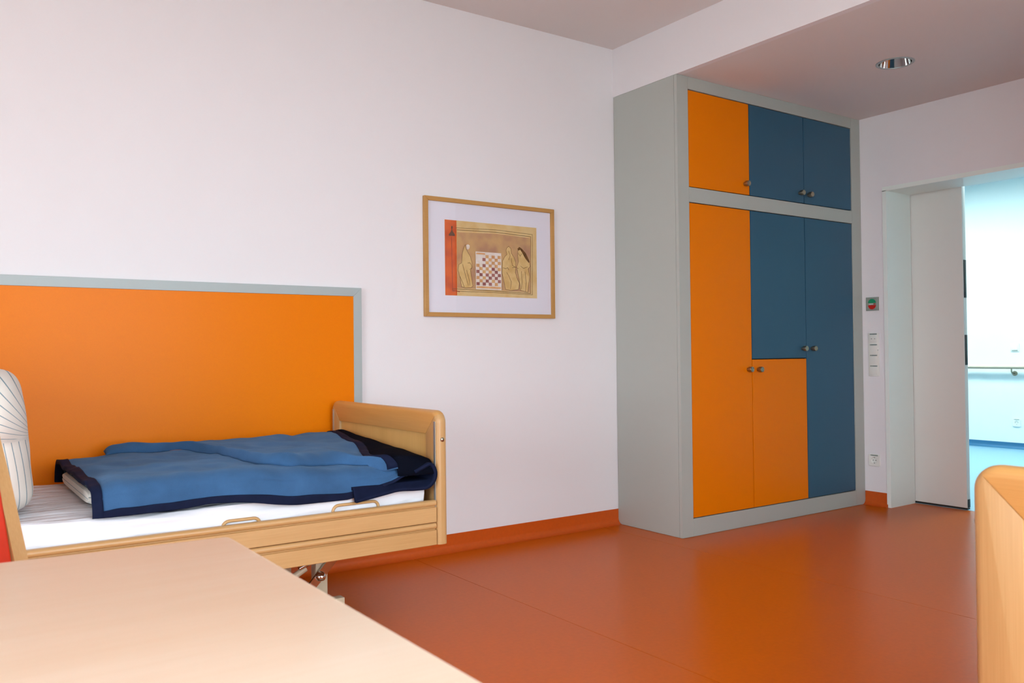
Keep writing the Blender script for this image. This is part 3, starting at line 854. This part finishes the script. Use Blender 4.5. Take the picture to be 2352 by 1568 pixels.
# ------------------------------------------------------------------ bedding
def grid_obj(name, fn, nu, nv, m, parent, thick=0.0, smooth=True, uvfn=None, offset=-1.0):
    bm = bmesh.new()
    V = [[bm.verts.new(fn(i / nu, j / nv)) for j in range(nv + 1)] for i in range(nu + 1)]
    uvl = bm.loops.layers.uv.new('UVMap') if uvfn else None
    for i in range(nu):
        for j in range(nv):
            f = bm.faces.new((V[i][j], V[i + 1][j], V[i + 1][j + 1], V[i][j + 1]))
            if uvfn:
                for lp, (a, c) in zip(f.loops, ((i, j), (i + 1, j), (i + 1, j + 1), (i, j + 1))):
                    lp[uvl].uv = uvfn(a / nu, c / nv)
    me = bpy.data.meshes.new(name); bm.to_mesh(me); bm.free()
    if smooth: me.polygons.foreach_set('use_smooth', [True] * len(me.polygons))
    me.materials.append(M[m] if isinstance(m, str) else m)
    o = bpy.data.objects.new(name, me); COL.objects.link(o)
    if parent: o.parent = parent
    if thick:
        md = o.modifiers.new('thickness', 'SOLIDIFY'); md.thickness = thick; md.offset = offset
    return o

FR = [(-3.06, 0.640), (-3.02, 0.648), (-2.97, 0.662), (-2.6, 0.660), (-2.4, 0.645), (-2.07, 0.626), (-1.95, 0.638), (-1.86, 0.646)]   # blanket height near its front ridge
BKZ = [(-3.06, 0.652), (-2.9, 0.662), (-2.4, 0.662), (-1.86, 0.660)]
BOT = [(-3.06, 0.5535), (-2.90, 0.5545), (-2.78, 0.5555), (-2.70, 0.562), (-2.62, 0.558), (-2.40, 0.527), (-2.22, 0.523), (-2.13, 0.541), (-2.05, 0.565), (-1.99, 0.588), (-1.92, 0.610), (-1.86, 0.622)]
def zA(x, y):
    t = max(0.0, min(1.0, (y + 0.95) / 0.75))
    z = interp(FR, x) * (1 - t) + interp(BKZ, x) * t
    return z + 0.010 * noise.noise(Vector((x * 5, y * 8, 1.3))) + 0.007 * noise.noise(Vector((x * 13 + y * 6, y * 15, 5.3)))
YFT = -0.945         # where the top turns into the front drop
def lowerA(x, v):
    """v: 0 bottom hem at the front ... 1 back hem; arc of the draped blanket"""
    zb = interp(BOT, x); zt = zA(x, YFT)
    yf = -1.034 + 0.010 * math.sin(x * 11.0) * 0.6 + 0.012 * noise.noise(Vector((x * 5, 0, 9)))
    if x < -2.95: yf += (-2.95 - x) * 0.22
    if v < 0.30:
        t = v / 0.30
        z = zb + (zt - 0.040 - zb) * t
        y = yf + 0.018 * t * t + 0.013 * noise.noise(Vector((x * 8, z * 9, 3.0))) * (1 - 0.5 * t)
        return Vector((x, y, z))
    if v < 0.42:
        t = (v - 0.30) / 0.12; a = t * PI / 2
        y0, z0 = yf + 0.018, zt - 0.040
        return Vector((x, y0 + (YFT - y0) * (1 - math.cos(a)), z0 + 0.040 * math.sin(a)))
    if v < 0.92:
        t = (v - 0.42) / 0.50; y = YFT + (-0.20 - YFT) * t
        return Vector((x, y, zA(x, y)))
    t = (v - 0.92) / 0.08; a = t * PI / 2
    return Vector((x, -0.20 + 0.075 * math.sin(a), zA(x, -0.20) - 0.09 * (1 - math.cos(a))))
AX0, AX1 = -3.048, -1.885
bl = empty('blanket', (0, 0, 0))
tag(bl, 'blue fleece blanket with navy binding folded over the foot half of the bed', 'blanket')
def fA(u, v):
    x = AX0 + (AX1 - AX0) * u
    p = lowerA(x, v)
    # the left end is open; its hem leans outwards at the bottom
    return p
HEMU = 0.026; HEMV = 0.115
grid_obj('lower_layer', lambda u, v: fA(HEMU * 0.8 + (1 - HEMU * 0.8) * u, HEMV * 0.8 + (1 - HEMV * 0.8) * v), 110, 90, 'fleece', bl, 0.010)
def offs(fn, d):
    def g(u, v):
        e = 1e-3
        p = fn(u, v); du = fn(min(u + e, 1), v) - fn(max(u - e, 0), v); dv = fn(u, min(v + e, 1)) - fn(u, max(v - e, 0))
        nrm = du.cross(dv)
        if nrm.length < 1e-12: return p
        return p + nrm.normalized() * d
    return g
oA = offs(fA, 0.003)
grid_obj('binding', lambda u, v: oA(HEMU * u, v), 5, 90, 'navy', bl, 0.015)
grid_obj('binding', lambda u, v: oA(u, HEMV * v), 120, 6, 'navy', bl, 0.015)

# the upper fold
FB = [(-2.880, -0.215), (-2.72, -0.235), (-2.600, -0.33), (-2.545, -0.46), (-2.52, -0.60), (-2.50, -0.76), (-2.47, -0.88), (-2.40, -0.945), (-2.31, -0.925), (-2.23, -0.90), (-2.16, -0.905), (-2.115, -0.945), (-2.065, -1.005), (-2.02, -1.035)]
TR = [(-2.02, -1.035), (-2.055, -0.98), (-2.055, -0.88), (-2.02, -0.78), (-1.985, -0.68), (-1.955, -0.50), (-1.925, -0.33), (-1.905, -0.15)]
def poly_at(P, t):
    d = [0.0]
    for a, c in zip(P, P[1:]): d.append(d[-1] + math.hypot(c[0] - a[0], c[1] - a[1]))
    q = t * d[-1]
    for i in range(len(P) - 1):
        if q <= d[i + 1] or i == len(P) - 2:
            w = (q - d[i]) / (d[i + 1] - d[i]); 
            p0 = P[max(i - 1, 0)]; p1 = P[i]; p2 = P[i + 1]; p3 = P[min(i + 2, len(P) - 1)]
            out = []
            for k in range(2):
                out.append(0.5 * (2 * p1[k] + (p2[k] - p0[k]) * w + (2 * p0[k] - 5 * p1[k] + 4 * p2[k] - p3[k]) * w * w + (3 * p1[k] - p0[k] - 3 * p2[k] + p3[k]) * w ** 3))
            return Vector(out)
def zC(x, y):
    """height of the upper layer"""
    base = zA(x, max(y, -0.95)) + 0.030
    g = 0.010 * noise.noise(Vector((x * 5, y * 6, 7.7))) + 0.006 * noise.noise(Vector((x * 13, y * 14 + x * 5, 2.2)))
    lift = max(0.0, (x + 2.15) / 0.27)
    tgt = interp([(-1.06, 0.628), (-1.0, 0.642), (-0.80, 0.660), (-0.49, 0.676), (-0.23, 0.692), (-0.07, 0.672)], y)
    return (base + g) * (1 - min(1, lift)) + (tgt + g * 0.5) * min(1, lift)
def round_in(d, R=0.024):
    d = max(0.0, min(R, d)); return math.sqrt(max(0.0, R * R - (R - d) ** 2)) / R
def fB(s, t):
    F = poly_at(FB, s); K = Vector((-2.880 + (TR[-1][0] + 2.880) * s, -0.165 + 0.015 * s))
    tt = t
    p = F.lerp(K, tt) + (poly_at(TR, tt) - Vector(FB[-1]).lerp(Vector(TR[-1]), tt)) * (s ** 5)
    dist = (p - F).length
    z = zC(p.x, p.y); zlow = zA(p.x, max(p.y, -0.95)) - (0.02 if p.y < -0.96 else 0.0) + 0.001
    k = round_in(dist, 0.042) * round_in((K - p).length * 1.0 + 0.008, 0.03) * round_in(s * 1.2 + 0.002, 0.05)
    bulge = 0.010 * math.exp(-((dist - 0.055) / 0.04) ** 2)
    return Vector((p.x, p.y, zlow + (z + bulge - zlow) * k))
grid_obj('upper_layer', lambda s, t: fB(s, t ** 1.5), 110, 60, 'fleece', bl, 0.008)
XE = -1.874
def fCs(s, t):
    a = poly_at(TR, t); e = Vector((XE, -1.055 + 0.945 * t))
    p = a.lerp(e, s)
    F = a if False else Vector(TR[0]).lerp(Vector((XE, -1.055)), s)
    dist = (p - F).length
    z = zC(p.x, p.y); zlow = 0.590
    k = round_in(dist, 0.045); kb = round_in((1 - t) * 0.9 + 0.01, 0.06)
    hump = 0.010 * math.sin(PI * s)
    return Vector((p.x, p.y - 0.012 * math.sin(PI * min(1, s)) * (1 - t), zlow + (z + hump - zlow) * k * (0.6 + 0.4 * kb)))
grid_obj('reverse_side', lambda s, t: fCs(s, t ** 1.3), 30, 60, 'navy_fleece', bl, 0.008)
def fT(s, t):
    q = fB(1.0 - 0.0, t ** 1.2); a = fCs(0.0, t ** 1.2)
    p = fB(1.0 - 0.030 * (1 - s), t ** 1.2)
    return p + Vector((0, 0, 0.005))
grid_obj('binding', fT, 4, 60, 'navy', bl, 0.010)
# the hem curls up into a loop at the foot end
LP = [(-2.20, 0.519), (-2.084, 0.536), (-2.027, 0.543), (-1.958, 0.539), (-1.908, 0.541), (-1.880, 0.562), (-1.872, 0.590), (-1.880, 0.615), (-1.896, 0.627), (-1.922, 0.619), (-1.96, 0.603)]
def fL(s, t):
    p = poly_at(LP, s); z = p.y
    y = -1.060 + 0.20 * t
    if t > 0.12: z = max(z, 0.560)
    return Vector((p.x - 0.01 * t, y, z))
grid_obj('rolled_hem', fL, 60, 16, 'navy', bl, 0.012, offset=0.0)

# folded striped duvet under the blanket
def duvet():
    bm = bmesh.new(); uvl = bm.loops.layers.uv.new('UVMap')
    x0, x1, y0, y1, z0, z1 = -3.036, -1.95, -0.90, -0.22, 0.557, 0.626
    nx, ns = 50, 44; rings = []
    for i in range(nx + 1):
        x = x0 + (x1 - x0) * i / nx; e = min(i, nx - i); k = math.sqrt(1 - (1 - min(1, (e + 0.25) / 3.0)) ** 2)
        ring = []
        for j in range(ns):
            a = 2 * PI * j / ns; c, s = math.cos(a), math.sin(a)
            cc = math.copysign(abs(c) ** 0.35, c); ss = math.copysign(abs(s) ** 0.55, s)
            w = 0.006 * noise.noise(Vector((x * 8, a * 3, 1)))
            waist = 0.022 * math.exp(-(ss / 0.18) ** 2) * (1 + noise.noise(Vector((x * 11, 0.0, 3.0))))
            ring.append(bm.verts.new((x - 0.02 * ss * (1 if i < 4 else 0) * 0, (y0 + y1) / 2 + ((y1 - y0) / 2 - waist + w) * cc * (0.85 + 0.15 * k),
                                      (z0 + z1) / 2 + (z1 - z0) / 2 * ss * (0.25 + 0.75 * k))))
        rings.append(ring)
    for i in range(nx):
        for j in range(ns):
            f = bm.faces.new((rings[i][j], rings[i][(j + 1) % ns], rings[i + 1][(j + 1) % ns], rings[i + 1][j]))
            for lp in f.loops: lp[uvl].uv = (lp.vert.co.z * 1.0 + lp.vert.co.x * 0.3, lp.vert.co.x)
    for r_ in (rings[0], rings[-1][::-1]):
        f = bm.faces.new(r_)
        for lp in f.loops: lp[uvl].uv = (lp.vert.co.z, lp.vert.co.x)
    return obj('duvet', bm, 'stripe', None, smooth=True)
tag(duvet(), 'folded white striped duvet peeking out under the blue blanket', 'duvet')

# pillow standing against the raised back section
def pillow():
    bm = bmesh.new(); uvl = bm.loops.layers.uv.new('UVMap')
    cx, cy, cz = -3.315, -0.55, 0.775
    hx, hy, hz = 0.125, 0.395, 0.225
    nu, nv = 96, 90; V = []; UV = []
    Pz = 0.035
    for i in range(nv + 1):
        Z = math.sin(PI / 2 * (-1 + 2 * i / nv)); cpf = max(0.0, 1 - abs(Z) ** 6.0) ** 0.40
        row = []
        for j in range(nu):
            th = 2 * PI * j / nu
            c, s = math.cos(th), math.sin(th)
            X = math.copysign(abs(c) ** 0.7, c) * cpf
            Y = math.copysign(abs(s) ** 0.45, s) * cpf ** 0.8
            x, y, z = X * hx, Y * hy, Z * hz
            # pinched side: upper lobe bulges over a crease
            if Y < 0:
                q = abs(Y) ** 2
                y -= q * (0.030 * math.exp(-((z - 0.075) / 0.06) ** 2) - 0.014 * math.exp(-((z - 0.012) / 0.022) ** 2))
            x += 0.006 * noise.noise(Vector((y * 7, z * 9, 2.0))); y += 0.006 * noise.noise(Vector((x * 20, z * 14, 5.0)))
            if z > 0: z += 0.30 * x * (z / hz)
            x += -0.021 * (z / hz)
            row.append((x, y, z))
        V.append([bm.verts.new((cx + p[0], cy + p[1], cz + p[2])) for p in row])
        UV.append(row)
    def stripe_u(p):
        x, y, z = p
        zc = 0.018
        low = x + 0.02 * math.sin(z * 9)
        if z < zc: return low
        a = math.atan2(max(z - zc, 1e-4) * 0.85, max(0.150 - x, 1e-3))     # fan of pulls from the crease
        fan = 0.150 - 0.225 * (1 - a / (PI / 2))
        return fan
    for i in range(nv):
        for j in range(nu):
            k = (j + 1) % nu
            try: f = bm.faces.new((V[i][j], V[i][k], V[i + 1][k], V[i + 1][j]))
            except ValueError: continue
            for lp, (a, b_) in zip(f.loops, ((i, j), (i, k), (i + 1, k), (i + 1, j))):
                lp[uvl].uv = (stripe_u(UV[a][b_]), UV[a][b_][2])
    bmesh.ops.remove_doubles(bm, verts=bm.verts[:], dist=1e-5)
    return obj('pillow', bm, 'stripe', None, smooth=True)
tag(pillow(), 'white striped pillow standing at the head of the bed', 'pillow')

# ------------------------------------------------------------------ table in the foreground
tb = empty('table', (-3.6, -2.85, 0))
tag(tb, 'pale beech table with a smooth top in the left foreground', 'table')
def tl(x, y): return (x + 3.6, y + 2.85)
TZ = 0.73
bm = bmesh.new()
out = [tl(-3.036, -2.372), tl(-4.25, -2.272), tl(-4.25, -3.40), tl(-3.036, -3.40)]
add_prism(bm, out, 2, TZ - 0.028, TZ)
bm.normal_update()
ve = [e for e in bm.edges if abs(e.verts[0].co.z - e.verts[1].co.z) > 0.02]
bmesh.ops.bevel(bm, geom=ve, offset=0.012, segments=4, affect='EDGES', profile=0.5)
he = [e for e in bm.edges if abs(e.verts[0].co.z - e.verts[1].co.z) < 1e-5 and len(e.link_faces) == 2 and e.calc_face_angle(0) > 1.0]
bmesh.ops.bevel(bm, geom=he, offset=0.003, segments=2, affect='EDGES', profile=0.5)
obj('table_top', bm, 'table', tb, smooth=True)
for x, y in ((-3.11, -2.46), (-4.17, -2.38), (-4.17, -3.32), (-3.11, -3.32)):
    a, c = tl(x, y); box('leg', a - 0.028, a + 0.028, c - 0.028, c + 0.028, 0.0, TZ - 0.0285, 'wood_z', tb, 0.004)
a0, c0 = tl(-3.11, -2.44); a1, c1 = tl(-4.17, -3.32)
box('apron', a1, a0, c0 - 0.02, c0 + 0.0, TZ - 0.10, TZ - 0.0285, 'wood_x', tb)
box('apron', a1, a0, c1 - 0.01, c1 + 0.01, TZ - 0.10, TZ - 0.0285, 'wood_x', tb)

# ------------------------------------------------------------------ chair behind the table
ch = empty('chair', (-3.362, -2.15, 0), math.radians(33))
tag(ch, 'wooden chair with red upholstered back behind the table at the left edge', 'chair')
def stile_pts():      # (y, z) centre line of a back stile, leaning backwards (+y)
    return [(0.20, 0.0), (0.205, 0.25), (0.215, 0.46), (0.245, 0.62), (0.295, 0.78), (0.345, 0.92), (0.36, 0.955)]
def stile(x):
    c = stile_pts(); d = 0.021
    pts = [(y - d, z) for y, z in c] + [(y + d, z) for y, z in reversed(c)]
    prism('back_stile', pts, 0, x - 0.015, x + 0.015, 'wood_z', ch, bev=0.004)
for x in (-0.215, 0.215): stile(x)
c = [(y, z) for y, z in stile_pts() if z >= 0.6]
pts = [(y - 0.026 if 0 < i < len(c) - 1 else y - 0.016, z) for i, (y, z) in enumerate(c[:-1] + [(0.352, 0.935)])] + [(y + 0.016, z) for y, z in reversed(c[:-1] + [(0.352, 0.935)])]
prism('back_pad', pts, 0, -0.199, 0.199, 'red_up', ch, bev=0.006)
box('seat_pad', -0.215, 0.215, -0.23, 0.19, 0.43, 0.475, 'red_up', ch, 0.016, 3)
box('seat_frame', -0.20, 0.20, -0.215, 0.19, 0.375, 0.43, 'wood_x', ch, 0.003)
for x in (-0.205, 0.205): box('front_leg', x - 0.018, x + 0.018, -0.225, -0.188, 0.0, 0.43, 'wood_z', ch, 0.004)
